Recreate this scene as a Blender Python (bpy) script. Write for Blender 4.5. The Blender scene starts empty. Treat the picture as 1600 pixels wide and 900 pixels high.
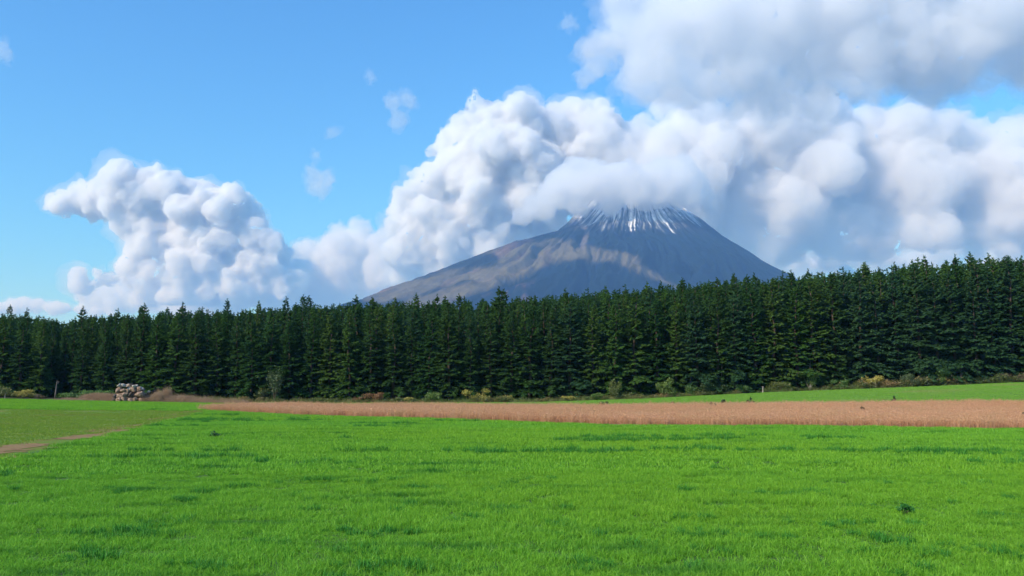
import bpy, math, random
import numpy as np
from mathutils import Vector

sc = bpy.context.scene
COL = sc.collection
PI = math.pi

# ------------------------------------------------------------------ camera, sky, sun, exposure
F = 1331.0                                   # focal length in pixels of a 1600 px wide frame
PITCH = math.atan(150 / F)
cam_d = bpy.data.cameras.new('camera')
cam = bpy.data.objects.new('camera', cam_d)
COL.objects.link(cam)
sc.camera = cam
cam.location = (0, 0, 3)
cam.rotation_euler = (PI / 2 + PITCH, 0, 0)
cam_d.sensor_width = 36
cam_d.lens = 36 * F / 1600
cam_d.clip_start = 0.1
cam_d.clip_end = 200000

world = bpy.data.worlds.new('World')
sc.world = world
world.use_nodes = True
wn = world.node_tree
sky = wn.nodes.new('ShaderNodeTexSky')
sky.sky_type = 'NISHITA'
sky.sun_disc = False
TOSUN = Vector((-0.66, -0.54, 0.55)).normalized()
sky.sun_elevation = math.asin(TOSUN.z)
sky.sun_rotation = math.atan2(TOSUN.x, TOSUN.y)
sky.altitude = 300
sky.air_density = 1.5
sky.dust_density = 0.0
sky.ozone_density = 8.0
tint = wn.nodes.new('ShaderNodeMix')
tint.data_type = 'RGBA'
tint.blend_type = 'MULTIPLY'
tint.inputs[0].default_value = 1.0
tint.inputs[7].default_value = (0.46, 0.83, 1.07, 1)
wn.links.new(sky.outputs[0], tint.inputs[6])
wn.links.new(tint.outputs[2], wn.nodes['Background'].inputs[0])
wn.nodes['Background'].inputs[1].default_value = 0.12

sun_d = bpy.data.lights.new('sun', 'SUN')
sun_d.energy = 2.9
sun_d.angle = math.radians(0.5)
sun_d.color = (1.0, 0.94, 0.84)
sun = bpy.data.objects.new('sun', sun_d)
COL.objects.link(sun)
sun.rotation_euler = TOSUN.to_track_quat('Z', 'Y').to_euler()

sc.view_settings.view_transform = 'Standard'
sc.view_settings.look = 'None'
sc.view_settings.gamma = 1.0
sc.view_settings.exposure = 0.8
sc.cycles.max_bounces = 20
sc.cycles.volume_bounces = 10
sc.cycles.diffuse_bounces = 3
sc.cycles.transmission_bounces = 3
sc.cycles.glossy_bounces = 2
sc.cycles.transparent_max_bounces = 32

HAZE = 8.0e-5
HAZE_TOP = 1790.0


def at(px, py, Y):
    """the place seen at pixel px, py of the photograph, at distance Y"""
    x = (px - 800) / F
    y = -(py - 450) / F
    dx, dy, dz = x, math.cos(PITCH) - y * math.sin(PITCH), math.sin(PITCH) + y * math.cos(PITCH)
    k = Y / dy
    return np.array((dx * k, Y, 3 + dz * k))


# ------------------------------------------------------------------ helpers
def link(o, parent=None):
    COL.objects.link(o)
    if parent is not None:
        o.parent = parent
    return o


def tag(o, label=None, cat=None, group=None, kind=None):
    for k, v in (('label', label), ('category', cat), ('group', group), ('kind', kind)):
        if v:
            o[k] = v
    return o


def make_mesh(name, V, Fc, mat=None, smooth=False, attrs=None):
    me = bpy.data.meshes.new(name)
    V = np.asarray(V, np.float32)
    if isinstance(Fc, np.ndarray):
        n = Fc.shape[1]
        me.vertices.add(len(V))
        me.vertices.foreach_set('co', V.ravel())
        me.loops.add(Fc.size)
        me.loops.foreach_set('vertex_index', Fc.astype(np.int32).ravel())
        me.polygons.add(len(Fc))
        me.polygons.foreach_set('loop_start', np.arange(0, Fc.size, n, dtype=np.int32))
        me.update(calc_edges=True)
    else:
        me.from_pydata([tuple(v) for v in V.tolist()], [], Fc)
        me.update()
    if attrs:
        for k, (typ, data) in attrs.items():
            a = me.attributes.new(k, typ, 'POINT')
            data = np.asarray(data)
            if typ == 'FLOAT_COLOR':
                a.data.foreach_set('color', data.astype(np.float32).ravel())
            elif typ == 'FLOAT_VECTOR':
                a.data.foreach_set('vector', data.astype(np.float32).ravel())
            else:
                a.data.foreach_set('value', data.ravel())
    if smooth:
        me.polygons.foreach_set('use_smooth', np.ones(len(me.polygons), bool))
    if mat:
        me.materials.append(mat)
    return me


def obj(name, me, parent=None, loc=None):
    o = bpy.data.objects.new(name, me)
    if loc is not None:
        o.location = loc
    return link(o, parent)


def _hash(ix, iy, seed):
    h = (ix.astype(np.int64) * 374761393 + iy.astype(np.int64) * 668265263 + seed * 1442695041) & 0xffffffff
    h = ((h ^ (h >> 13)) * 1274126177) & 0xffffffff
    return ((h ^ (h >> 16)) & 0xffff) / 65535.0


def noise2(x, y, seed=0):
    x = np.asarray(x, float)
    y = np.asarray(y, float)
    ix = np.floor(x).astype(np.int64)
    iy = np.floor(y).astype(np.int64)
    fx = x - ix
    fy = y - iy
    fx = fx * fx * (3 - 2 * fx)
    fy = fy * fy * (3 - 2 * fy)
    a = _hash(ix, iy, seed)
    b = _hash(ix + 1, iy, seed)
    c = _hash(ix, iy + 1, seed)
    d = _hash(ix + 1, iy + 1, seed)
    return (a * (1 - fx) + b * fx) * (1 - fy) + (c * (1 - fx) + d * fx) * fy


def fbm(x, y, seed=0, octaves=4):
    s = 0
    a = 0.5
    n = 0
    for k in range(octaves):
        s = s + a * noise2(np.asarray(x) * 2 ** k, np.asarray(y) * 2 ** k, seed + 17 * k)
        n += a
        a *= 0.5
    return s / n


def sstep(a, b, x):
    t = np.clip((np.asarray(x, float) - a) / (b - a), 0, 1)
    return t * t * (3 - 2 * t)


# ------------------------------------------------------------------ materials
def new_mat(name):
    m = bpy.data.materials.new(name)
    m.use_nodes = True
    m.node_tree.nodes.clear()
    n = m.node_tree.nodes
    out = n.new('ShaderNodeOutputMaterial')
    return m, n, m.node_tree.links, out


def rgb_mix(n, l, fac, a, b, blend='MIX'):
    x = n.new('ShaderNodeMix')
    x.data_type = 'RGBA'
    x.blend_type = blend
    for s, v in ((0, fac), (6, a), (7, b)):
        if isinstance(v, (int, float)):
            x.inputs[s].default_value = v
        elif isinstance(v, tuple):
            x.inputs[s].default_value = (*v, 1) if len(v) == 3 else v
        else:
            l.new(v, x.inputs[s])
    return x.outputs[2]


def ramp(n, l, src, lo, hi):
    r = n.new('ShaderNodeMapRange')
    r.inputs[1].default_value = lo
    r.inputs[2].default_value = hi
    l.new(src, r.inputs[0])
    return r.outputs[0]


def tex_noise(n, l, scale, detail=4, coord=None, stretch=None, rough=0.55):
    t = n.new('ShaderNodeTexNoise')
    t.inputs['Scale'].default_value = scale
    t.inputs['Detail'].default_value = detail
    t.inputs['Roughness'].default_value = rough
    if coord is None:
        coord = n.new('ShaderNodeNewGeometry').outputs['Position']
    if stretch:
        mp = n.new('ShaderNodeMapping')
        mp.inputs['Scale'].default_value = stretch
        l.new(coord, mp.inputs[0])
        coord = mp.outputs[0]
    l.new(coord, t.inputs['Vector'])
    return t.outputs[0]


def attr(n, name, typ='GEOMETRY', fac=True):
    a = n.new('ShaderNodeAttribute')
    a.attribute_type = typ
    a.attribute_name = name
    return a.outputs['Fac' if fac else 'Color']


def leaf_shader(n, l, out, color, trans=0.3, gloss=0.06, rough=0.5):
    d = n.new('ShaderNodeBsdfDiffuse')
    t = n.new('ShaderNodeBsdfTranslucent')
    g = n.new('ShaderNodeBsdfGlossy')
    g.inputs['Roughness'].default_value = rough
    g.inputs['Color'].default_value = (0.8, 0.85, 0.8, 1)
    l.new(color, d.inputs[0])
    l.new(color, t.inputs[0])
    m1 = n.new('ShaderNodeMixShader')
    m1.inputs[0].default_value = trans
    l.new(d.outputs[0], m1.inputs[1])
    l.new(t.outputs[0], m1.inputs[2])
    m2 = n.new('ShaderNodeMixShader')
    m2.inputs[0].default_value = gloss
    l.new(m1.outputs[0], m2.inputs[1])
    l.new(g.outputs[0], m2.inputs[2])
    l.new(m2.outputs[0], out.inputs[0])


def plain_mat(name, stops, scale=6.0, rough=0.9, bump=0.3, coord_obj=False, detail=6):
    """matt surface whose colour runs through stops along a noise, with a fine relief"""
    m, n, l, out = new_mat(name)
    p = n.new('ShaderNodeBsdfPrincipled')
    p.inputs['Roughness'].default_value = rough
    p.inputs['Specular IOR Level'].default_value = 0.2
    co = n.new('ShaderNodeTexCoord').outputs['Object'] if coord_obj else None
    t = tex_noise(n, l, scale, detail, co)
    cr = n.new('ShaderNodeValToRGB')
    el = cr.color_ramp.elements
    el[0].position, el[0].color = 0.3, (*stops[0], 1)
    el[1].position, el[1].color = 0.7, (*stops[-1], 1)
    for i, s in enumerate(stops[1:-1]):
        e = el.new(0.3 + 0.4 * (i + 1) / (len(stops) - 1))
        e.color = (*s, 1)
    l.new(t, cr.inputs[0])
    l.new(cr.outputs[0], p.inputs['Base Color'])
    if bump:
        b = n.new('ShaderNodeBump')
        b.inputs['Strength'].default_value = bump
        l.new(t, b.inputs['Height'])
        l.new(b.outputs[0], p.inputs['Normal'])
    l.new(p.outputs[0], out.inputs[0])
    return m


def blade_mat(name, lo, hi, patch=None, patch_scale=0.2, patch_rng=(0.55, 0.7), trans=0.35, wide=None, gloss=0.04, stretch=(0.35, 1, 1)):
    """blades or stalks: colour from lo to hi along each blade's tone, broken by patches of another plant colour"""
    m, n, l, out = new_mat(name)
    c = rgb_mix(n, l, attr(n, 'tone'), lo, hi)
    if wide:
        f = ramp(n, l, tex_noise(n, l, 0.035, 3, None, (0.6, 1, 1)), 0.35, 0.65)
        c = rgb_mix(n, l, f, c, wide, 'MULTIPLY')
    if patch:
        f = ramp(n, l, tex_noise(n, l, patch_scale, 5, None, stretch), *patch_rng)
        c = rgb_mix(n, l, f, c, patch)
    leaf_shader(n, l, out, c, trans, gloss)
    return m


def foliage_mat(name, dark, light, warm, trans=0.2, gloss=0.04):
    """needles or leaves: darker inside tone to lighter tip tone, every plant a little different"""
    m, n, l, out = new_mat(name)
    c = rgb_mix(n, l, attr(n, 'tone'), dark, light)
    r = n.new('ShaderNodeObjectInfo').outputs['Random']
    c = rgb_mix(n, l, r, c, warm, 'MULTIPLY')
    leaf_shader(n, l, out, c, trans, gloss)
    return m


# ------------------------------------------------------------------ the lie of the land
AX = np.array([-400, -110, -77, -45, -29, 3, 19, 38.5, 57.7, 77, 110, 400], float)
AZ = np.array([1.5, 1.5, 1.08, 0.45, 0.15, 0.25, 0.75, 1.7, 2.4, 3.2, 4.0, 5.0], float)
EDGE_Y = 128.0


def ground_z(x, y):
    x = np.asarray(x, float)
    y = np.asarray(y, float)
    amp = np.interp(x * 128.0 / np.maximum(y, 40), AX, AZ)
    z = amp * (sstep(78, 128, y) + np.clip((y - 128) / 40, 0, 3) * 0.35)
    z = z + (fbm(x / 22, y / 22, 5, 3) - 0.5) * 0.35 * sstep(8, 25, y) * (1 - sstep(70, 95, y))
    fade = 1 - sstep(250, 900, np.hypot(x, y))
    return z * fade


# field limits in plan: the grain field lies right of LINE, short of strip_near
LP, LD = np.array((-19.7, 32.7)), np.array((-12.8, 60.3))
LD = LD / np.linalg.norm(LD)


def line_dist(x, y):
    """metres to the right of the line between the grain and the young crop"""
    return (x - LP[0]) * LD[1] - (y - LP[1]) * LD[0]


def strip_near(x):
    return np.interp(x, [-60, -32.5, -11.6, 9.2, 34, 70, 160], [103, 93, 77, 61.5, 57, 53, 50])


def strip_far(x):
    return np.interp(x, [-60, -33.5, -28, -12, 10, 160], [93, 95, 103, 103, 95, 88])


def land_sheet(name, x0, x1, y0, y1, step, off, keep, mat, mask_edge=True):
    nx = int((x1 - x0) / step) + 1
    ny = int((y1 - y0) / step) + 1
    xs = np.linspace(x0, x1, nx)
    ys = np.linspace(y0, y1, ny)
    X, Y = np.meshgrid(xs, ys)
    Z = ground_z(X, Y) + off
    idx = np.arange(nx * ny).reshape(ny, nx)
    Q = np.stack([idx[:-1, :-1], idx[:-1, 1:], idx[1:, 1:], idx[1:, :-1]], -1).reshape(-1, 4)
    if keep is not None:
        cx = X.ravel()[Q].mean(1)
        cy = Y.ravel()[Q].mean(1)
        Q = Q[keep(cx, cy)]
    used = np.unique(Q)
    remap = np.full(nx * ny, -1)
    remap[used] = np.arange(len(used))
    V = np.stack([X.ravel(), Y.ravel(), Z.ravel()], 1)[used]
    me = make_mesh(name, V, remap[Q], mat, smooth=True)
    o = obj(name, me)
    tag(o, kind='structure')
    return o


M_ground = plain_mat('ground_soil_and_weeds', [(0.045, 0.06, 0.02), (0.10, 0.085, 0.045), (0.06, 0.10, 0.025)], 1.2)
M_grain_soil = plain_mat('field_floor', [(0.04, 0.10, 0.015), (0.07, 0.15, 0.02), (0.06, 0.08, 0.03)], 2.0)
M_olive_soil = plain_mat('young_crop_floor', [(0.10, 0.19, 0.012), (0.14, 0.22, 0.014), (0.21, 0.15, 0.030)], 0.35)
M_track = plain_mat('bare_soil', [(0.17, 0.085, 0.03), (0.30, 0.18, 0.07), (0.22, 0.17, 0.05)], 1.6)
M_strip_soil = plain_mat('stubble_floor', [(0.22, 0.12, 0.07), (0.30, 0.18, 0.10)], 2.5)
M_meadow_soil = plain_mat('meadow_floor', [(0.09, 0.22, 0.02), (0.13, 0.27, 0.03), (0.16, 0.22, 0.05)], 0.6)
M_forest_floor = plain_mat('forest_floor', [(0.012, 0.010, 0.008), (0.03, 0.024, 0.015)], 1.5)

# the ground: one sheet to the far plain, fine near the fields, coarse beyond
gx = np.concatenate([-np.geomspace(240, 28000, 16)[::-1], np.linspace(-220, 220, 89), np.geomspace(240, 28000, 16)])
gy = np.concatenate([-np.geomspace(30, 28000, 16)[::-1], np.linspace(-20, 300, 65), np.geomspace(320, 28000, 16)])
GX, GY = np.meshgrid(gx, gy)
GZ = ground_z(GX, GY) - 0.02
gi = np.arange(GX.size).reshape(GX.shape)
GQ = np.stack([gi[:-1, :-1], gi[:-1, 1:], gi[1:, 1:], gi[1:, :-1]], -1).reshape(-1, 4)
ground = obj('ground', make_mesh('ground', np.stack([GX.ravel(), GY.ravel(), GZ.ravel()], 1), GQ, M_ground, True))
tag(ground, kind='structure')

land_sheet('grain_field', -50, 130, -18, 104, 1.0, 0.03, lambda x, y: (line_dist(x, y) > 0) & (y < strip_near(x)), M_grain_soil)
land_sheet('young_crop_field', -130, -10, 0, 116, 1.0, 0.03, lambda x, y: (line_dist(x, y) < 0), M_olive_soil)
land_sheet('soil_track', -42, -8, 22, 96, .4, 0.045, lambda x, y: (line_dist(x, y) < .3) & (line_dist(x, y) > -2.7) & (noise2(x / 1.1, y / 3.2, 70) + .25 * noise2(x * 2, y, 71) > .53 + .0030 * y), M_track)
land_sheet('buckwheat_strip', -40, 150, 48, 106, 1.0, 0.06, lambda x, y: (y > strip_near(x) - .6) & (y < strip_far(x)) & (line_dist(x, y) > -3), M_strip_soil)
land_sheet('meadow', -34, 150, 90, 131, 1.0, 0.045, lambda x, y: (y > strip_far(x) - .6), M_meadow_soil)
land_sheet('forest_floor', -180, 190, 127, 260, 2.0, 0.09, None, M_forest_floor)


# ------------------------------------------------------------------ scattered blades (stuff)
def blade_tile(seed, n, size, h, w, segs=2, lean=0.35, hvar=0.3, tone_pow=1.0, clump=0):
    r = np.random.RandomState(seed)
    px = r.uniform(-size / 2, size / 2, n)
    py = r.uniform(-size / 2, size / 2, n)
    if clump:
        cxy = r.uniform(-size / 2, size / 2, (clump, 2))
        k = r.randint(0, clump, n)
        px = cxy[k, 0] + r.normal(0, size * 0.06, n)
        py = cxy[k, 1] + r.normal(0, size * 0.06, n)
    hh = h * (1 + hvar * r.normal(0, 1, n)).clip(0.35, 1.8)
    ang = r.uniform(0, 2 * PI, n)
    la = r.uniform(0, 2 * PI, n)
    lm = np.abs(r.normal(0, lean, n)) * hh
    ww = w * r.uniform(0.6, 1.3, n)
    V = []
    T = []
    tone = r.uniform(0, 1, n) ** tone_pow
    for s in range(segs + 1):
        t = s / segs
        cx = px + np.cos(la) * lm * t * t
        cy = py + np.sin(la) * lm * t * t
        cz = hh * (t - 0.18 * t * t * np.minimum(lm / hh, 1))
        wd = ww * (1 - t) ** 0.6 if s < segs else ww * 0
        dx, dy = np.cos(ang) * wd / 2, np.sin(ang) * wd / 2
        V.append(np.stack([cx - dx, cy - dy, cz], 1))
        T.append(tone * 0.55 + 0.45 * t)
        if s < segs:
            V.append(np.stack([cx + dx, cy + dy, cz], 1))
            T.append(tone * 0.55 + 0.45 * t)
    per = 2 * segs + 1
    V = np.stack(V, 1).reshape(-1, 3)
    T = np.stack(T, 1).reshape(-1)
    base = (np.arange(n) * per)[:, None]
    tris = []
    for s in range(segs - 1):
        a = 2 * s
        tris += [[a, a + 1, a + 3], [a, a + 3, a + 2]]
    a = 2 * (segs - 1)
    tris.append([a, a + 1, a + 2])
    Fc = np.concatenate([base + np.array(t) for t in tris])
    return V, Fc, T


def stalk_tile(seed, n, size, h, head, w=0.012):
    """thin stalks with a lumpy seed head of small leaf faces"""
    r = np.random.RandomState(seed)
    V, Fc, T = blade_tile(seed, n, size, h, w, 2, 0.22, 0.22)
    k = n * head
    i = r.randint(0, n, k)
    tip = V.reshape(n, 5, 3)[:, 4][i]
    c = tip + r.normal(0, 0.045, (k, 3)) - np.array((0, 0, 1)) * r.uniform(0, 0.5, (k, 1)) ** 1.5 * h
    d = r.normal(0, 1, (k, 3))
    d /= np.linalg.norm(d, axis=1)[:, None]
    e = np.cross(d, r.normal(0, 1, (k, 3)))
    e /= np.linalg.norm(e, axis=1)[:, None]
    s = r.uniform(0.02, 0.05, (k, 1))
    Q = np.stack([c - d * s, c + e * s * .6, c + d * s], 1).reshape(-1, 3)
    q = np.arange(3 * k).reshape(-1, 3) + len(V)
    return np.concatenate([V, Q]), np.concatenate([Fc, q]), np.concatenate([T, np.repeat(r.uniform(0.1, 1, k), 3)])


def scatter(name, tiles, P, rot, scl, mat, label=None):
    """one object that carries its own blade tiles and the places where they stand; geometry nodes put them there"""
    K = len(tiles)
    V = [t[0] + np.array((0, 0, 0)) for t in tiles]
    offs = np.cumsum([0] + [len(v) for v in V])
    Fc = np.concatenate([t[1] + o for t, o in zip(tiles, offs)])
    kind = np.concatenate([np.full(len(v), k) for k, v in enumerate(V)])
    tone = np.concatenate([t[2] for t in tiles])
    n = len(P)
    r = np.random.RandomState(len(name))
    pick = r.randint(0, K, n) + 100
    allV = np.concatenate(V + [P])
    kind = np.concatenate([kind, pick]).astype(np.int32)
    z3 = np.zeros((offs[-1], 3))
    me = make_mesh(name, allV, Fc, mat, False, {
        'kind': ('INT', kind), 'tone': ('FLOAT', np.concatenate([tone, np.zeros(n)]).astype(np.float32)),
        'rot': ('FLOAT_VECTOR', np.concatenate([z3, rot])), 'scl': ('FLOAT_VECTOR', np.concatenate([z3, scl]))})
    o = obj(name, me)
    g = bpy.data.node_groups.new('scatter', 'GeometryNodeTree')
    g.interface.new_socket('Geometry', in_out='INPUT', socket_type='NodeSocketGeometry')
    g.interface.new_socket('Geometry', in_out='OUTPUT', socket_type='NodeSocketGeometry')
    N, L = g.nodes, g.links
    gi_, go = N.new('NodeGroupInput'), N.new('NodeGroupOutput')

    def named(nm, t):
        a = N.new('GeometryNodeInputNamedAttribute')
        a.data_type = t
        a.inputs['Name'].default_value = nm
        return a.outputs['Attribute']

    def sep(val):
        c = N.new('FunctionNodeCompare')
        c.data_type = 'INT'
        c.operation = 'EQUAL'
        L.new(named('kind', 'INT'), c.inputs[2])
        c.inputs[3].default_value = val
        s = N.new('GeometryNodeSeparateGeometry')
        s.domain = 'POINT'
        L.new(gi_.outputs[0], s.inputs[0])
        L.new(c.outputs[0], s.inputs[1])
        return s.outputs[0]
    join = N.new('GeometryNodeJoinGeometry')
    for k in range(K):
        ip = N.new('GeometryNodeInstanceOnPoints')
        L.new(sep(100 + k), ip.inputs['Points'])
        L.new(sep(k), ip.inputs['Instance'])
        er = N.new('FunctionNodeEulerToRotation')
        L.new(named('rot', 'FLOAT_VECTOR'), er.inputs[0])
        L.new(er.outputs[0], ip.inputs['Rotation'])
        L.new(named('scl', 'FLOAT_VECTOR'), ip.inputs['Scale'])
        L.new(ip.outputs[0], join.inputs[0])
    L.new(join.outputs[0], go.inputs[0])
    md = o.modifiers.new('scatter', 'NODES')
    md.node_group = g
    tag(o, label, None, None, 'stuff')
    return o


def tile_points(x0, x1, y0, y1, step, keep, seed, off=0.03):
    r = np.random.RandomState(seed)
    xs = np.arange(x0, x1, step)
    ys = np.arange(y0, y1, step)
    X, Y = np.meshgrid(xs, ys)
    X = X.ravel() + r.uniform(-.35, .35, X.size) * step
    Y = Y.ravel() + r.uniform(-.35, .35, Y.size) * step
    k = keep(X, Y)
    X, Y = X[k], Y[k]
    n = len(X)
    P = np.stack([X, Y, ground_z(X, Y) + off], 1)
    rot = np.zeros((n, 3))
    rot[:, 2] = r.uniform(0, 2 * PI, n)
    return P, rot, r


def in_view(x, y, m=7.0):
    return np.abs(x) < 0.64 * y + m


def crop_height(x, y):
    """how tall the grain stands: thin bands where the drill missed, lodged waves and a few low patches"""
    u = line_dist(x, y)
    f = 0.62 + 0.75 * fbm(x / 7.0, y / 2.4, 21, 4)
    f = f * (1 - 0.55 * sstep(0.66, 0.80, fbm(x / 3.2, y / 0.9, 33, 3)))
    for c in (1.9, 4.3, 12.8):
        f = f * (1 - 0.45 * np.exp(-((u - c - 0.4 * (fbm(y / 6, y * 0, 3, 2) - .5)) / 0.28) ** 2))
    return f


M_grain = blade_mat('grain_blades', (0.070, 0.28, 0.014), (0.28, 0.61, 0.052), (0.045, 0.21, 0.02), 1.0, (0.55, 0.72), 0.35, (1.3, 1.03, 0.7), 0.02, (0.22, 1, 1))
M_olive = blade_mat('young_crop_blades', (0.12, 0.23, 0.01), (0.27, 0.38, 0.025), (0.27, 0.18, 0.05), 0.10, (0.62, 0.75), 0.3, None)
M_strip = blade_mat('dry_buckwheat', (0.46, 0.22, 0.11), (0.84, 0.52, 0.31), (0.52, 0.36, 0.17), 0.8, (0.5, 0.75), 0.25, (0.95, 0.9, 0.85), 0.0)
M_meadow = blade_mat('meadow_blades', (0.12, 0.28, 0.02), (0.25, 0.48, 0.045), (0.32, 0.33, 0.10), 0.2, (0.55, 0.75), 0.3, None)
M_dry = blade_mat('dry_weeds', (0.26, 0.15, 0.08), (0.55, 0.38, 0.22), (0.30, 0.16, 0.09), 1.5, (0.5, 0.7), 0.2, None)

in_grain = lambda x, y: (line_dist(x, y) > 0.1) & (y < strip_near(x) - 0.2) & in_view(x, y)
near_tiles = [blade_tile(s, 900, 0.9, 0.085, 0.011, 3, 1.3, 0.5, clump=80) for s in range(5)]
P, rot, r = tile_points(-30, 32, 8.5, 30, 0.62, lambda x, y: in_grain(x, y) & (y < 29), 1)
hgt = crop_height(P[:, 0], P[:, 1]) * r.uniform(.55, 1.25, len(P))
scatter('grain_crop', near_tiles, P, rot, np.stack([np.ones(len(P)), np.ones(len(P)), hgt * 1.05], 1) * np.where(r.uniform(0, 1, (len(P), 1)) < .07, .45, 1), M_grain)
far_tiles = [blade_tile(50 + s, 420, 1.5, 0.12, 0.026, 2, 0.9, 0.35, clump=44) for s in range(4)]
P, rot, r = tile_points(-50, 90, 28, 104, 0.95, lambda x, y: in_grain(x, y) & (y > 28.5), 2)
hgt = crop_height(P[:, 0], P[:, 1])
scatter('grain_crop', far_tiles, P, rot, np.stack([np.ones(len(P)), np.ones(len(P)), hgt * 1.05], 1), M_grain)

olive_tiles = [blade_tile(80 + s, 230, 1.5, 0.07, 0.022, 2, 0.4, 0.3) for s in range(3)]
P, rot, r = tile_points(-90, -12, 14, 116, 1.15, lambda x, y: (line_dist(x, y) < -0.2 - .4 - 2.0 * sstep(.34, .56, noise2(x / 4, y / 9, 9)) * (y < 86)) & in_view(x, y) & (fbm(x / 9, y / 9, 77, 3) < 0.72), 3)
scatter('young_crop', olive_tiles, P, rot, np.stack([np.ones(len(P)), np.ones(len(P)), r.uniform(.7, 1.2, len(P))], 1), M_olive)
band_tiles = [blade_tile(90 + s, 260, 1.5, 0.16, 0.03, 2, 0.4, 0.3) for s in range(3)]
P, rot, r = tile_points(-95, -28, 88, 116, 1.0, lambda x, y: (y > 92 + 2 * noise2(x / 8, y * 0, 4)) & (line_dist(x, y) < 1) & in_view(x, y), 4)
scatter('grass_band', band_tiles, P, rot, np.ones((len(P), 3)), M_grain)

strip_tiles = [stalk_tile(100 + s, 110, 1.1, 0.55, 5, 0.014) for s in range(4)]
P, rot, r = tile_points(-38, 100, 50, 106, 0.8, lambda x, y: (y > strip_near(x) - 0.3 + .8 * noise2(x / 2, y * 0, 8)) & (y < strip_far(x) + noise2(x / 2, y * 0, 9)) & (line_dist(x, y) > -2) & in_view(x, y), 5)
scatter('buckwheat_crop', strip_tiles, P, rot, np.stack([np.ones(len(P)), np.ones(len(P)), 0.75 + 0.5 * fbm(P[:, 0] / 5, P[:, 1] / 3, 6, 3)], 1), M_strip)
meadow_tiles = [blade_tile(110 + s, 260, 1.6, 0.10, 0.032, 2, 0.4, 0.35) for s in range(3)]
P, rot, r = tile_points(-36, 100, 92, 130, 1.15, lambda x, y: (y > strip_far(x)) & in_view(x, y), 6)
scatter('meadow_grass', meadow_tiles, P, rot, np.ones((len(P), 3)), M_meadow)
verge_tiles = [stalk_tile(120 + s, 60, 1.4, 0.55, 3, 0.02) for s in range(3)]
P, rot, r = tile_points(-46, 88, 124, 129, 1.0, lambda x, y: (noise2(x / 3, y / 3, 55) > 0.42) & in_view(x, y) & (y > 125.5), 7)
scatter('verge_grass', verge_tiles, P, rot, np.stack([np.ones(len(P)), np.ones(len(P)), r.uniform(.5, 1.2, len(P))], 1),
        blade_mat('verge_blades', (0.20, 0.22, 0.05), (0.42, 0.38, 0.14), (0.16, 0.25, 0.05), 0.3, (0.45, 0.6), 0.3, None))


# ------------------------------------------------------------------ spruces
def tube(pts, radii, sides=6):
    V, Fc = [], []
    pts = [np.array(p, float) for p in pts]
    for i, (p, r_) in enumerate(zip(pts, radii)):
        d = pts[min(i + 1, len(pts) - 1)] - pts[max(i - 1, 0)]
        d /= np.linalg.norm(d)
        a = np.cross(d, (0.3, 0.9, 0.2))
        a /= np.linalg.norm(a)
        b = np.cross(d, a)
        for k in range(sides):
            t = 2 * PI * k / sides
            V.append(p + r_ * (math.cos(t) * a + math.sin(t) * b))
    for i in range(len(pts) - 1):
        for k in range(sides):
            k2 = (k + 1) % sides
            Fc.append((i * sides + k, i * sides + k2, (i + 1) * sides + k2, (i + 1) * sides + k))
    Fc.append(tuple(range(sides))[::-1])
    Fc.append(tuple((len(pts) - 1) * sides + k for k in range(sides)))
    return V, Fc


def join_parts(parts):
    V, Fc = [], []
    for v, f in parts:
        o = len(V)
        V += list(v)
        Fc += [tuple(i + o for i in q) for q in f]
    return V, Fc


M_bark = plain_mat('spruce_bark', [(0.05, 0.035, 0.025), (0.11, 0.085, 0.065)], 3.0, coord_obj=True)
M_palebark = plain_mat('pale_bark', [(0.25, 0.22, 0.18), (0.45, 0.41, 0.35)], 3.0, coord_obj=True)
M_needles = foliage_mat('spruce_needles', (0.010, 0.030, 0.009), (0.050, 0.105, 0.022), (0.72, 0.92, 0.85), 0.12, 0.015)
M_needles_yellow = foliage_mat('spruce_needles_lit_green', (0.016, 0.040, 0.009), (0.080, 0.145, 0.026), (0.72, 0.95, 0.85), 0.12, 0.015)  # brighter, yellower green variant of the needles
M_needles_blue = foliage_mat('spruce_needles_blue', (0.010, 0.032, 0.013), (0.045, 0.102, 0.036), (0.8, 0.92, 0.9), 0.12, 0.015)


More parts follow.
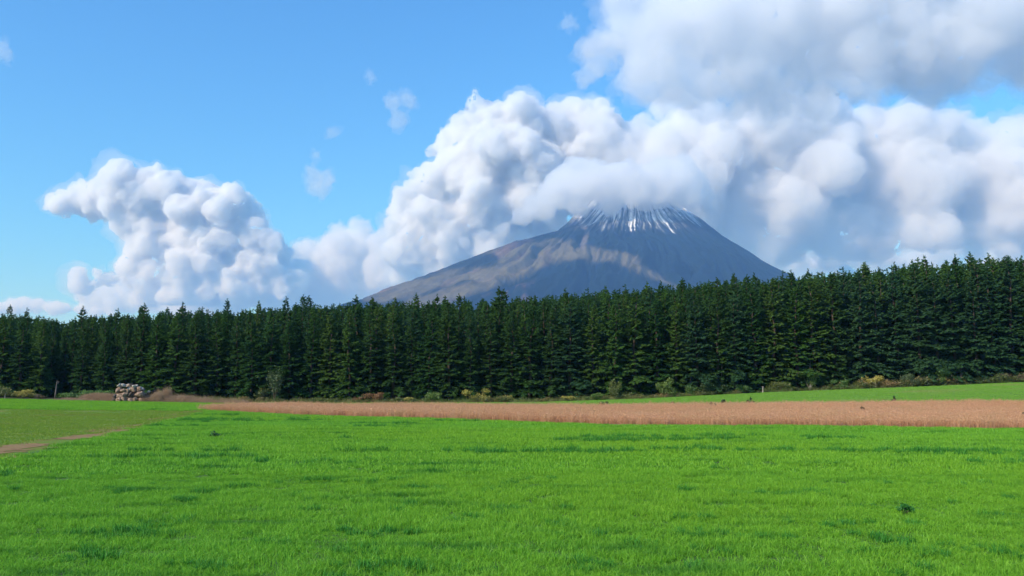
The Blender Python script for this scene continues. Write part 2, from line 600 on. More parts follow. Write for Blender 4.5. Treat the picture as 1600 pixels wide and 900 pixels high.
def spruce_crown(seed, H=14.0, R=2.3, bare=0.3, sparse=1.0):
    r = np.random.RandomState(seed)
    C, D, S, Wd, T, U = [], [], [], [], [], []
    z = bare
    while z < H - 0.15:
        t = z / H
        rad = R * ((1 - t) ** 0.66) * (0.55 + 0.45 * min(1, t / 0.12)) + 0.08
        nb = r.randint(3, 5)
        a0 = r.uniform(0, 2 * PI)
        lump = 1 + 0.22 * math.sin(z * 1.7 + seed) * math.sin(z * .63 + 2 * seed)
        for b in range(nb):
            a = a0 + 2 * PI * b / nb + r.normal(0, 0.2)
            L = rad * r.uniform(0.55, 1.25) * (1 + 0.16 * math.sin(2 * a + seed + 1.3 * z)) * lump
            if r.uniform() > sparse:
                continue
            up = 0.50 * t - 0.10 + r.normal(0, 0.10)
            n = max(4, int(L / 0.13))
            s = (np.arange(n) + r.uniform(0.2, 0.8)) / n
            s = s[s > 0.22]
            n = len(s)
            if n == 0:
                continue
            out = np.array((math.cos(a), math.sin(a), 0))
            side = np.array((-math.sin(a), math.cos(a), 0))
            droop = 0.55 * (1 - t) * r.uniform(.6, 1.3)
            cz = z + r.uniform(-.26, .26) + L * ((up + r.normal(0, .09) * (1 - t)) * s - droop * s ** 2 + 0.16 * s ** 4)
            pos = out * (L * s)[:, None] + np.stack([0 * s, 0 * s, cz], 1)
            for sg in (-1, 1, 0):
                m = n
                tw = (0.50 * L * (1.05 - s) + 0.14) * r.uniform(0.7, 1.2, m) if sg else np.full(m, 0.24) * r.uniform(.7, 1.2, m)
                tw = np.clip(tw, 0.14, 0.62)
                d = out[None] * (0.75 if sg else 1.0) + side[None] * (0.8 * sg) + np.stack([r.normal(0, .12, m), r.normal(0, .12, m), r.normal(-0.30 if sg else .05, .28, m)], 1)
                d /= np.linalg.norm(d, axis=1)[:, None]
                C.append(pos)
                D.append(d)
                S.append(tw)
                Wd.append(r.uniform(0.07, 0.12, m))
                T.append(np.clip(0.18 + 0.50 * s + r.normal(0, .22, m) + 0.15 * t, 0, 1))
        z += r.uniform(0.13, 0.21)
    # leader
    for k in range(18):
        C.append(np.array([[0, 0, H - 0.6 + 0.045 * k]]))
        a = r.uniform(0, 2 * PI)
        D.append(np.array([[math.cos(a) * .5, math.sin(a) * .5, 0.8]]))
        S.append(np.array([0.26]))
        Wd.append(np.array([0.05]))
        T.append(np.array([0.8]))
    C, D, S, Wd, T = map(np.concatenate, (C, D, S, Wd, T))
    n = len(C)
    # each twig is a drooping spray: a narrow kite folded along its midrib
    up = np.tile((0, 0, 1.0), (n, 1)) + r.normal(0, 0.35, (n, 3))
    sd = np.cross(D, up)
    sd /= np.linalg.norm(sd, axis=1)[:, None]
    nrm = np.cross(sd, D)
    base = C
    mid = C + D * (S * 0.5)[:, None]
    tip = C + D * S[:, None] - nrm * (S * 0.16)[:, None]
    w = Wd[:, None]
    V = np.stack([base, mid - sd * w - nrm * w * .5, mid + nrm * w * 0.25, mid + sd * w - nrm * w * .5, tip], 1).reshape(-1, 3)
    b = (np.arange(n) * 5)[:, None]
    Fc = np.concatenate([b + np.array(q) for q in ((0, 1, 2), (0, 2, 3), (1, 4, 2), (2, 4, 3))])
    tone = np.repeat(T, 5).reshape(n, 5)
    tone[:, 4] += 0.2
    return V, Fc, tone.clip(0, 1).ravel()


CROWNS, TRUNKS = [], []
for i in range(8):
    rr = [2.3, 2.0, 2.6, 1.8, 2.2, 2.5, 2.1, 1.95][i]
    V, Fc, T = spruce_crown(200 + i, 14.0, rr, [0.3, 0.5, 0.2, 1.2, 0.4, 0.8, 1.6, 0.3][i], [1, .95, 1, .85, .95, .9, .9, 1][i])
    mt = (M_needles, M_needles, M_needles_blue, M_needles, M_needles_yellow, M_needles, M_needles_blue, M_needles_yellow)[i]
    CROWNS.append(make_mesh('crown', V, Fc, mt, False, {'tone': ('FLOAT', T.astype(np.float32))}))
    rnd = random.Random(i)
    pts = [(rnd.uniform(-.05, .05) * k, rnd.uniform(-.05, .05) * k, 13.6 * k / 6) for k in range(7)]
    v, f = tube(pts, [0.19 * (1 - k / 6.4) + 0.01 for k in range(7)], 8)
    TRUNKS.append(make_mesh('trunk', v, f, M_bark, True))
print('crown tris', [len(c.polygons) for c in CROWNS])

SKY_PX = [-200, 0, 60, 108, 125, 200, 330, 420, 510, 700, 860, 1000, 1120, 1250, 1400, 1500, 1600, 1800]
SKY_PY = [485, 487, 490, 500, 492, 487, 481, 478, 471, 467, 458, 447, 434, 427, 411, 402, 395, 388]


def tree_height(x, y, short):
    px = 800 + F * x / y * 0.995
    top = np.interp(px, SKY_PX, SKY_PY)
    el = math.tan(math.atan((450 - top) / F) + PITCH)
    return 3 + el * y - float(ground_z(x, y)) - short


def put_tree(x, y, h, variant, wide, rz, label, group, tilt=(0, 0)):
    e = bpy.data.objects.new('spruce_tree', None)
    e.location = (x, y, float(ground_z(x, y)))
    e.rotation_euler = (tilt[0], tilt[1], rz)
    s = h / 14.0
    e.scale = (s * wide, s * wide, s)
    link(e)
    tag(e, label, 'tree', group)
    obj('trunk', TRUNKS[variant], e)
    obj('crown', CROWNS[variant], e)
    return e


# things one can find along the edge of the forest: pixel column and how a label calls them
MARKS = [(-20, 'clipped yellow-topped hedge'), (92, 'pale bare trunk in the dark gap'), (208, 'white-topped boulder heap'), (336, 'tip of the reddish strip'),
         (432, 'tall pale-leaved sapling'), (578, 'rust-red bush'), (672, 'round lime-green bush'), (742, 'arching yellow bush'),
         (888, 'low yellow verge bush'), (958, 'upright olive sapling'), (1040, 'bright green leafy shrub'), (1112, 'wide dark leafy shrub'), (1190, 'short white stump'),
         (1262, 'leggy shrub with bare stems'), (1358, 'yellow-rimmed round bush'), (1420, 'pale-flecked sprawling bush'), (1497, 'tall dead grey trunk'), (1575, 'low brown twiggy bush')]
ORD = ['nearest', 'second', 'third', 'fourth', 'fifth', 'sixth', 'seventh', 'eighth', 'ninth']
rnd = random.Random(7)
front = []
x = -88.0
while x < 88:
    y = EDGE_Y + 1.6 + rnd.uniform(-.8, .9)
    px = 800 + F * x / y
    if not (76 < px < 112):
        front.append((x, y, px))
    x += rnd.uniform(2.5, 3.5)
count = {}
for (x, y, px) in sorted(front, key=lambda q: min(abs(q[2] - m[0]) for m in MARKS)):
    mk = min(MARKS, key=lambda m: abs(px - m[0]))
    side = 'left' if px < mk[0] else 'right'
    k = count.get((mk[0], side), 0)
    count[(mk[0], side)] = k + 1
    v = rnd.choice([0, 1, 2, 3, 4, 5, 7, 0]) if px < 1330 else rnd.choice([0, 2, 2, 6, 6, 2])  # cloud shadow on the right end is painted by choosing darker crowns
    lab = f"{ORD[k]} front-row spruce to the {side} of the {mk[1]}"
    h = tree_height(x, y, 0) * rnd.uniform(0.80, 0.97)
    put_tree(x, y, h, v, rnd.uniform(1.05, 1.5), rnd.uniform(0, 6.28), lab, 'spruces along the front edge of the forest', (rnd.uniform(-.02, .02), rnd.uniform(-.03, .03)))
    # the spruce right behind it
    x2, y2 = x * 1.027 + rnd.uniform(-.9, .9), y + 3.4 + rnd.uniform(-.5, .5)
    lab2 = f"spruce behind the {ORD[k]} front spruce {side} of the {mk[1]}"
    h2 = tree_height(x2, y2, 0) * rnd.uniform(0.88, 0.97)
    put_tree(x2, y2, h2, rnd.choice([0, 1, 3, 4, 5, 6, 7]), rnd.uniform(1.0, 1.3), rnd.uniform(0, 6.28), lab2, 'second-row spruces of the forest edge')
nback = 0
ROWN = {2: 'third', 3: 'fourth', 4: 'fifth'}
for row in range(2, 5):
    rear = []
    x = -92.0 + row
    while x < 94:
        y = EDGE_Y + 1.6 + 3.4 * row + rnd.uniform(-.9, .9)
        h = tree_height(x, y, 0)
        h = h * rnd.uniform(0.91, 0.965) if rnd.random() > (.42 if x < 10 else .22) else h * rnd.uniform(.98, 1.0) + rnd.uniform(0, 1.3 if x < 10 else .7)
        rear.append((x, y, h, 800 + F * x / y))
        x += rnd.uniform(2.7, 3.9)
    count = {}
    for (x, y, h, px) in sorted(rear, key=lambda q: min(abs(q[3] - m[0]) for m in MARKS)):
        mk = min(MARKS, key=lambda m: abs(px - m[0]))
        side = 'left' if px < mk[0] else 'right'
        k = count.get((mk[0], side), 0)
        count[(mk[0], side)] = k + 1
        put_tree(x, y, h, rnd.choice([0, 1, 3, 4, 6, 7]), rnd.uniform(0.9, 1.2), rnd.uniform(0, 6.28),
                 f"{ROWN[row]}-row spruce top, {ORD[k]} to the {side} of the {mk[1]}", 'rear-row spruce tops on the skyline')
        nback += 1
print('trees', len(front) * 2 + nback)

# the deep of the wood behind them: one mass
ctiles = []
for i in (1, 3, 6):
    me = CROWNS[i]
    nV = len(me.vertices)
    co = np.empty(nV * 3, np.float32)
    me.vertices.foreach_get('co', co)
    fi = np.empty(len(me.polygons) * 3, np.int32)
    me.loops.foreach_get('vertex_index', fi)
    tn = np.empty(nV, np.float32)
    me.attributes['tone'].data.foreach_get('value', tn)
    ctiles.append((co.reshape(-1, 3), fi.reshape(-1, 3), tn))
P, rot, r = tile_points(-125, 135, 147, 200, 3.6, lambda x, y: np.abs(x) < 0.66 * y + 12, 12)
hs = np.array([tree_height(px_, py_, 0) for px_, py_, _ in P]) * r.uniform(.90, .97, len(P)) / 14
hs = np.clip(hs, 0.6, 1.7)
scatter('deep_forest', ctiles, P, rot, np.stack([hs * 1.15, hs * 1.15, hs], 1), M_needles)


# ------------------------------------------------------------------ shrubs, trunks, weeds
def leaf_cloud(seed, n, lumps, leaf, rad, squash=1.0):
    """leaf faces on the shells of several lumps; returns vertices, faces, tones and the lump centres"""
    r = np.random.RandomState(seed)
    cs = []
    for k in range(lumps):
        a = r.uniform(0, 2 * PI)
        q = r.uniform(0, 1) ** .5
        cs.append((math.cos(a) * q * rad * .75, math.sin(a) * q * rad * .6, r.uniform(.3, 1.0) * rad * squash * 1.25, rad * r.uniform(.28, .5)))
    cs = np.array(cs)
    i = r.randint(0, lumps, n)
    d = r.normal(0, 1, (n, 3))
    d /= np.linalg.norm(d, axis=1)[:, None]
    C = cs[i, :3] + d * (cs[i, 3] * r.uniform(.45, 1.1, n))[:, None] * np.array((1, 1, .8))
    C[:, 2] = np.abs(C[:, 2]) + 0.03
    u = r.normal(0, 1, (n, 3))
    u /= np.linalg.norm(u, axis=1)[:, None]
    w = np.cross(u, d + r.normal(0, .5, (n, 3)))
    w /= np.linalg.norm(w, axis=1)[:, None]
    s = leaf * r.uniform(.6, 1.3, (n, 1))
    V = np.stack([C - u * s, C + w * s * .5, C + u * s, C - w * s * .5], 1).reshape(-1, 3)
    q = np.arange(4 * n).reshape(-1, 4)
    Fc = np.concatenate([q[:, [0, 1, 2]], q[:, [0, 2, 3]]])
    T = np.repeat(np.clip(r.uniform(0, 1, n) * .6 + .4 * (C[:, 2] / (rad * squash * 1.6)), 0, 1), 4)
    return V, Fc, T, cs


def leafmat(name, lo, hi, trans=.3):
    return foliage_mat(name, lo, hi, (0.9, 1, 0.9), trans)


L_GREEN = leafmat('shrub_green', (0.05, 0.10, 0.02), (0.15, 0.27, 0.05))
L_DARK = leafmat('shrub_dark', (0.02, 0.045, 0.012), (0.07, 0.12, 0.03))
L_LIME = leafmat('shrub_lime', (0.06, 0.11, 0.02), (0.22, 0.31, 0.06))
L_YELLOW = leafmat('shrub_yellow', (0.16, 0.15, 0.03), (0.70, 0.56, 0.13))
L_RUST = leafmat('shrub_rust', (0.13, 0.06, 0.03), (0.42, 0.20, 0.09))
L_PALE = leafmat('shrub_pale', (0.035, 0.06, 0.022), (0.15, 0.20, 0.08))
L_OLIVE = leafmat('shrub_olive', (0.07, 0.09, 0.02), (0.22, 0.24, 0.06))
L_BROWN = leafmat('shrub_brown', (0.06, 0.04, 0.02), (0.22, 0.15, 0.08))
M_greybark = plain_mat('grey_bark', [(0.10, 0.085, 0.07), (0.22, 0.19, 0.16)], 3.0, coord_obj=True)
M_stem = plain_mat('shrub_stems', [(0.10, 0.07, 0.045), (0.22, 0.17, 0.12)], 4, coord_obj=True)


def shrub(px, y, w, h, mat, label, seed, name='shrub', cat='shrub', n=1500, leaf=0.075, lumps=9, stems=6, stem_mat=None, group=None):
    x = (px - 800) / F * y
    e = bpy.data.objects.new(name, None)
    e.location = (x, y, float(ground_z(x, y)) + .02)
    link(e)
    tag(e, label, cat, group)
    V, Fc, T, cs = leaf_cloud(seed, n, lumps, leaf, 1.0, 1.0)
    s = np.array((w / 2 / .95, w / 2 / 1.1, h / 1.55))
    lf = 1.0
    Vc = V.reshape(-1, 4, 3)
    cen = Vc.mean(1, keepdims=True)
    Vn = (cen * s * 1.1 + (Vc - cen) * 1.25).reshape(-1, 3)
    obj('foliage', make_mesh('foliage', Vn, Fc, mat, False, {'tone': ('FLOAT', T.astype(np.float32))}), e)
    rd = random.Random(seed)
    parts = []
    for c in cs[:stems]:
        c = c[:3] * s
        parts.append(tube([(rd.uniform(-.1, .1), rd.uniform(-.1, .1), 0), (c[0] * .45 + rd.uniform(-.08, .08), c[1] * .45, c[2] * .55), (c[0], c[1], c[2] * 1.02)], [0.035, 0.022, 0.007], 5))
    v, f = join_parts(parts)
    obj('stems', make_mesh('stems', v, f, stem_mat or M_stem), e)
    return e


FY = 127.0
shrub(-8, 121, 5.2, 1.5, L_OLIVE, 'low clipped hedge with yellow-green top beside the pale stakes', 1, 'hedge', 'hedge', 3200, .08, 16, 9)
shrub(42, 122, 3.2, 1.25, L_YELLOW, 'short yellowish hedge piece between the long hedge and the dark gap', 2, 'hedge', 'hedge', 1800, .07, 12, 7)
shrub(70, 121, 1.6, .6, L_BROWN, 'small brown weedy bush at the foot of the dark gap', 3, n=700)
shrub(124, 119, 4.2, 0.95, L_GREEN, 'flat bright green leafy mound before the dark gap', 4, n=2600, leaf=.1, lumps=16)
shrub(158, 120, 4.4, 1.25, L_GREEN, 'flat bright green leafy mound against the boulder heap', 5, n=2800, leaf=.1, lumps=16)
shrub(432, FY, 2.4, 4.9, L_PALE, 'tall sapling with pale grey-green leaves in front of dark spruces', 6, 'sapling', 'sapling', 1100, .10, 14, 9)
shrub(412, FY + .5, 2.0, 2.6, L_OLIVE, 'smaller olive sapling standing beside the tall pale-leaved sapling', 7, 'sapling', 'sapling', 700, .09, 10, 7)
shrub(560, FY, 1.5, .9, L_RUST, 'small rusty weed bush beside the bigger rust-red bush', 8, n=600)
shrub(586, FY - .3, 2.8, 1.5, L_RUST, 'rust-red bush at the foot of the spruces behind the reddish strip', 9, n=1400)
shrub(640, FY, 1.6, .8, L_YELLOW, 'tiny yellow-green bush between the rust-red and the lime-green bush', 10, n=500)
shrub(675, FY - .4, 2.9, 1.7, L_LIME, 'round lime-green bush at the forest foot', 11, n=1600)
shrub(742, FY - .2, 4.0, 2.1, L_YELLOW, 'arching yellow-leaved bush with a dark hollow under its top', 12, n=1500, leaf=.085)
shrub(790, FY - .4, 2.0, 1.1, L_YELLOW, 'low straw-yellow bush right of the arching yellow bush', 13, n=700)
shrub(888, FY - 1.2, 2.2, .8, L_YELLOW, 'low yellow bush on the grass verge beside the upright olive sapling', 14, n=800)
shrub(930, FY - 1.2, 2.6, 1.1, L_LIME, 'low pale green bush leaning on the upright olive sapling', 15, n=1000)
shrub(958, FY - .6, 2.3, 3.2, L_OLIVE, 'upright olive-green sapling covering the foot of a spruce', 16, 'sapling', 'sapling', 1500, .085, 12, 7)
shrub(1038, FY - .6, 3.0, 2.9, L_LIME, 'bright green broad-leaved shrub with two rounded heads', 17, n=1900, leaf=.1)
shrub(1078, FY, 2.4, 1.6, L_GREEN, 'mid-green bush beside the bright broad-leaved shrub', 18, n=1100)
shrub(1114, FY - .2, 4.2, 2.6, L_DARK, 'wide dark green leafy shrub under the trees', 19, n=2200, leaf=.1)
shrub(1160, FY - .5, 2.2, 1.3, L_GREEN, 'small green bush next to the short white stump', 20, n=900)
shrub(1215, FY - .5, 3.4, 1.7, L_OLIVE, 'spreading olive bush between the white stump and the leggy shrub', 21, n=1500)
shrub(1262, FY - .4, 2.8, 3.2, L_LIME, 'leggy shrub of thin bare stems under sparse lime leaves', 22, n=800, leaf=.085, stems=9, stem_mat=M_palebark)
shrub(1310, FY - .5, 2.6, 1.6, L_GREEN, 'dull green bush between leggy shrub and yellow-rimmed bush', 23, n=1100)
shrub(1358, FY - .8, 2.9, 1.8, L_YELLOW, 'round bush with yellow rim and dark brown middle', 24, n=1300)
shrub(1395, FY - .3, 2.2, 1.5, L_DARK, 'small dark bush tucked behind the yellow-rimmed bush', 25, n=900)
shrub(1422, FY - .7, 4.0, 1.9, L_PALE, 'sprawling bush flecked with pale seed heads', 26, n=1500)
shrub(1462, FY - .4, 3.4, 2.4, L_GREEN, 'full green bush standing left of the dead grey trunk', 27, n=1900)
shrub(1530, FY, 3.0, 1.1, L_DARK, 'flat dark bush between the dead grey trunk and brown bush', 28, n=1100)
shrub(1578, FY - .3, 4.0, 1.5, L_BROWN, 'low brown twiggy bush under the darkest spruces', 29, n=1300)


def scrub_tile(seed, mat_tone=0.0):
    V, Fc, T, cs = leaf_cloud(seed, 260, 7, .10, 1.0, .8)
    return V, Fc, T


L_SCRUB = blade_mat('undergrowth_leaves', (0.03, 0.05, 0.012), (0.17, 0.21, 0.05), (0.30, 0.20, 0.08), .35, (.5, .62), .25)
P, rot, r = tile_points(-88, 88, 125.9, 129.5, .95, lambda x, y: in_view(x, y) & (noise2(x / 2.5, y, 88) > .25) & (np.abs(800 + F * x / y - 92) > 20), 33)
k = r.uniform(.35, 1.0, len(P)) * (0.6 + .9 * noise2(P[:, 0] / 4, P[:, 0] * 0, 90)) * np.where(P[:, 0] > 15, 1.25, .8)
scatter('undergrowth', [scrub_tile(500 + q) for q in range(5)], P, rot, np.stack([k, k, k * .8], 1), L_SCRUB)


def bare_trunk(px, y, h, r0, label, seed, mat=M_palebark, stubs=6, cat='tree trunk', lean=.06, z0=0):
    x = (px - 800) / F * y
    e = bpy.data.objects.new('bare_trunk', None)
    e.location = (x, y, float(ground_z(x, y)))
    link(e)
    tag(e, label, cat)
    rd = random.Random(seed)
    pts = [(lean * h * (k / 5) ** 1.5 + rd.uniform(-.02, .02) * h * .3, rd.uniform(-.02, .02) * h * .3, h * k / 5) for k in range(6)]
    v, f = tube(pts, [r0 * (1 - .6 * k / 5) for k in range(6)], 8)
    obj('stem', make_mesh('stem', v, f, mat, True), e)
    for k in range(stubs):
        t = rd.uniform(.35, .97)
        a = rd.uniform(0, 6.28)
        i = min(int(t * 5), 4)
        p = np.array(pts[i]) * (1 - (t * 5 - i)) + np.array(pts[i + 1]) * (t * 5 - i)
        L = rd.uniform(.25, .6) * min(1.0, h / 2.5)
        v, f = tube([p, p + np.array((math.cos(a) * L * .6, math.sin(a) * L * .6, L * .35)), p + np.array((math.cos(a) * L, math.sin(a) * L, L * .8))], [r0 * .3, r0 * .2, r0 * .06], 5)
        obj('branch', make_mesh('branch', v, f, mat), e)
    return e


bare_trunk(92, 128, 2.6, .13, 'pale bare trunk standing in the dark gap in the forest', 1, M_greybark, stubs=3)
bare_trunk(1497, 126.8, 2.9, .17, 'tall dead grey trunk with a ragged broken head', 2, M_greybark, stubs=12)
bare_trunk(1189, 126.4, 1.0, .13, 'short white stump at the foot of the forest', 3, stubs=1)
bare_trunk(1124, 128, 5.0, .09, 'thin pale stem rising over the wide dark leafy shrub', 4, M_greybark, stubs=4)
bare_trunk(1076, 128.2, 4.0, .08, 'thin pale stem beside the bright broad-leaved shrub', 5, M_greybark, stubs=3)
bare_trunk(1262, 128, 4.6, .08, 'thin grey stem rising behind the leggy shrub', 6, M_greybark, stubs=3)
for pxs, lb in ((4, 'short pale stake at the outer end of the hedge'), (14, 'short pale stake in front of the hedge')):
    bare_trunk(pxs, 118, .75, .05, lb, pxs, stubs=0, cat='stake', lean=.02)


def weed(px, py, y, w, h, mat, label, seed, n=160, name='weed_plant'):
    """a broad leaved weed standing above the crop"""
    x = (px - 800) / F * y
    r = np.random.RandomState(seed)
    e = bpy.data.objects.new(name, None)
    e.location = (x, y, float(ground_z(x, y)) + .03)
    link(e)
    tag(e, label, 'weed')
    V, Fc, T, cs = leaf_cloud(seed, n, 6, 1, 1.0, 1.0)
    s = np.array((w / 2, w / 2, h / 1.6))
    Vc = V.reshape(-1, 4, 3)
    cen = Vc.mean(1, keepdims=True)
    Vn = (cen * s + (Vc - cen) * max(0.035, h * .11)).reshape(-1, 3)
    obj('leaves', make_mesh('leaves', Vn, Fc, mat, False, {'tone': ('FLOAT', T.astype(np.float32))}), e)
    parts = [tube([(0, 0, 0), tuple(c[:3] * s)], [.012 + .01 * h, .004], 4) for c in cs]
    v, f = join_parts(parts)
    obj('stalk', make_mesh('stalk', v, f, M_stem), e)


L_WEED = leafmat('weed_dark', (0.008, 0.05, 0.015), (0.03, 0.12, 0.03), .2)


def gy_at(py, h=0.0):
    return (3 - h) / math.tan(math.atan((py - 450) / F) - PITCH)


L_WEED2 = leafmat('weed_green', (0.03, 0.16, 0.02), (0.08, 0.30, 0.05), .3)
weed(1400, 800, gy_at(806), .5, .30, L_WEED2, 'dark green leafy weed standing alone in the grain crop', 41, 260)
weed(343, 682, gy_at(684), .8, .38, L_WEED, 'small dark weed near the soil track in the grain', 42, 200)
weed(1592, 655, gy_at(660), .45, .95, L_BROWN, 'tall dark brown weed near the end of the reddish strip', 43, 200)
weed(1343, 640, 82, .4, .9, L_BROWN, 'thin brown weed in the upper edge of the reddish strip', 44, 140)
weed(1391, 631, 97, .5, 1.0, L_DARK, 'dark weed on the meadow edge above the thin brown weed', 45, 160)
weed(1112, 636, 92, .8, .95, L_BROWN, 'brown weed at the left end of the row of three above the strip', 46, 160)
weed(1126, 631, 97, .8, 1.0, L_DARK, 'dark green weed in the middle of the row of three above the strip', 47, 180)
weed(1169, 630, 97, .9, 1.05, L_DARK, 'dark green weed standing apart at the right of the three', 48, 180)
weed(1050, 633, 97, .7, .7, L_DARK, 'low dark weed on the meadow edge beneath the bright green shrub', 49, 150)
weed(943, 632, 97, 1.3, .9, L_OLIVE, 'broad olive weed on the meadow edge beneath the upright sapling', 50, 220)
weed(968, 632, 97, .8, .8, L_OLIVE, 'small olive weed right of the broad olive weed', 51, 150)

# darker, bluer tussocks that have come up through the grain: uncounted
wt = [blade_tile(300 + q, 120, .42, .17, .022, 2, .7, .4) for q in range(4)]
M_tuft = blade_mat('tussock_blades', (0.02, 0.14, 0.015), (0.09, 0.33, 0.035), None, trans=.25, gloss=.02)
P, rot, r = tile_points(-24, 26, 11.0, 34, .36, lambda x, y: in_grain(x, y) & (fbm(x / 1.2, y / 0.7, 61, 4) > .65 + .04 * np.abs(y - 17) / 6) & (y < 34), 14)
scatter('tussocks', wt, P, rot, r.uniform(.35, .9, (len(P), 1)) * np.ones((1, 3)), M_tuft)
P, rot, r = tile_points(-45, 62, 32, 92, .55, lambda x, y: in_grain(x, y) & (fbm(x / 9.0, y / 2.0, 62, 4) > .74), 15)
scatter('tussocks', wt, P, rot, r.uniform(.8, 1.5, (len(P), 1)) * np.ones((1, 3)), M_tuft)

# ------------------------------------------------------------------ the boulder heap and its dry weeds
M_rock = plain_mat('pinkish_rock', [(0.14, 0.085, 0.055), (0.30, 0.20, 0.14), (0.42, 0.31, 0.23)], 2.2, bump=.6, coord_obj=True)
M_rock_white = plain_mat('bleached_rock', [(0.30, 0.25, 0.20), (0.55, 0.50, 0.43)], 2.5, bump=.5, coord_obj=True)  # palest of the rock colours, mostly in the top row
M_rock_dark = plain_mat('dark_rock', [(0.05, 0.038, 0.032), (0.12, 0.09, 0.075)], 2.5, bump=.5, coord_obj=True)


def rock_mesh(seed, mat):
    import bmesh
    bm = bmesh.new()
    bmesh.ops.create_icosphere(bm, subdivisions=2, radius=1)
    r = np.random.RandomState(seed)
    cuts = [(Vector(r.normal(0, 1, 3)).normalized(), r.uniform(.42, .75)) for _ in range(11)]
    for v in bm.verts:
        for nrm, dd in cuts:
            q = v.co.dot(nrm)
            if q > dd:
                v.co -= nrm * (q - dd)
        v.co *= 1 + r.uniform(-.03, .03)
    me = bpy.data.meshes.new('rock')
    bm.to_mesh(me)
    bm.free()
    me.materials.append(mat)
    return me


ROCKS = {m.name: [rock_mesh(60 + i + 10 * j, m) for i in range(5)] for j, m in enumerate((M_rock, M_rock_white, M_rock_dark))}
HX, HY = (208 - 800) / F * 115.2, 115.2
heap = bpy.data.objects.new('boulder_heap', None)
heap.location = (HX, HY, float(ground_z(HX, HY)) - .05)
link(heap)
tag(heap, 'heap of pinkish boulders with bleached white stones along its flat top', 'boulder heap')
rd = random.Random(5)


def rock(p, s, kind):
    o = obj('rock', rd.choice(ROCKS[kind]), heap, p)
    o.scale = (s * rd.uniform(.9, 1.3), s * rd.uniform(.8, 1.1), s * rd.uniform(.65, .95))
    o.rotation_euler = (rd.uniform(-.5, .5), rd.uniform(-.5, .5), rd.uniform(0, 6))


for row in range(4):                       # the heap tapers a little and is flat on top
    z = .35 + .64 * row
    half = 2.15 - .18 * row
    nx = 6 - row // 2
    for i in range(nx):
        for j in range(3):
            xx = -half + 2 * half * (i + .5) / nx + rd.uniform(-.12, .12)
            kind = 'pinkish_rock' if rd.random() < .66 else 'dark_rock'
            if row == 3 and rd.random() < .8:
                kind = 'bleached_rock'
            if row == 2 and rd.random() < .15:
                kind = 'bleached_rock'
            zz = z + rd.uniform(-.1, .1) - (.30 if (row == 3 and xx > 1.1) else 0)
            rock((xx, (j - 1) * .75 * (1 - .1 * row) + rd.uniform(-.12, .12), zz), rd.uniform(.42, .60) * (.62 if row == 3 else 1), kind)
for px, yy, s, lb in ((236, 116, .26, 'single white stone in the dry weeds beside the boulder heap'), (190, 115.2, .13, 'small white stone on the grass in front of the boulder heap'), (219, 115, .14, 'small pale stone on the grass right of the small white one')):
    xx = (px - 800) / F * yy
    o = obj('stone', ROCKS['bleached_rock'][1], None, (xx, yy, float(ground_z(xx, yy)) + (s * .5 if s < .2 else 1.1)))
    if s > .2:
        o.location.z = float(ground_z(xx, yy)) + 1.45
    o.scale = (s, s, s * .9)
    tag(o, lb, 'stone')
# the low bank of rubble that carries the outer stone and the row left of the heap
xs_ = np.linspace(-58.5, -41, 60)
ys_ = np.linspace(114.5, 120.5, 20)
X, Y = np.meshgrid(xs_, ys_)
env = np.exp(-((X - HX - 2.6) / 3.4) ** 2) * .25 * (1 - .8 * np.exp(-((X - HX) / 1.9) ** 2)) + .5 * np.exp(-((X + 57) / 3.4) ** 2) + .25 * sstep(-60, -56, X)
Z = ground_z(X, Y) + env * np.sin((Y - 114.5) / 6 * PI) ** .8 * (0.7 + .6 * fbm(X, Y, 3, 3)) - .02
Z *= 1.0
ii = np.arange(X.size).reshape(X.shape)
Q = np.stack([ii[:-1, :-1], ii[:-1, 1:], ii[1:, 1:], ii[1:, :-1]], -1).reshape(-1, 4)
M_bank = plain_mat('rubble_bank', [(0.10, 0.06, 0.035), (0.20, 0.12, 0.08), (0.30, 0.22, 0.15)], 2.0, bump=.6)
bank = obj('earth_bank', make_mesh('earth_bank', np.stack([X.ravel(), Y.ravel(), Z.ravel()], 1), Q, M_bank, True))
tag(bank, kind='structure')


def bank_z(x, y):
    ix = np.clip(((x + 58.5) / 17.5 * 59), 0, 58.99).astype(int)
    iy = np.clip(((y - 114.5) / 6 * 19), 0, 18.99).astype(int)
    return Z[iy, ix]


dtiles = [stalk_tile(400 + s, 70, .9, .8, 4, .02) for s in range(4)]
r = np.random.RandomState(9)
n = 2000
X1 = np.concatenate([r.normal(HX + 2.8, 1.9, 800), r.normal(HX - 2.6, 1.2, 250), r.uniform(-61, -44, 600), r.uniform(-48, -36, 350)])
Y1 = r.uniform(114.3, 118.5, n)
inb = (X1 > -58.5) & (X1 < -41) & (Y1 > 114.5) & (Y1 < 120.5)
Z1 = np.where(inb, bank_z(X1, Y1), ground_z(X1, Y1)) - .03
hh = np.where(np.abs(X1 - HX - 2.2) < 2.2, .72, .42) * r.uniform(.5, 1.15, n)
hh = np.where((X1 > -48) & (r.uniform(0, 1, n) < .3), hh * 1.9, hh)
keep = ~((np.abs(X1 - HX + .1) < 1.9) & (r.uniform(0, 1, n) < .8))
hh = np.where(np.abs(X1 - HX + .1) < 1.9, hh * .35, hh)
P = np.stack([X1, Y1, Z1], 1)
rot = np.zeros((n, 3))
rot[:, 2] = r.uniform(0, 6.28, n)
scatter('dry_weeds', dtiles, P[keep], rot[keep], np.stack([np.full(n, .8), np.full(n, .8), hh], 1)[keep], M_dry)

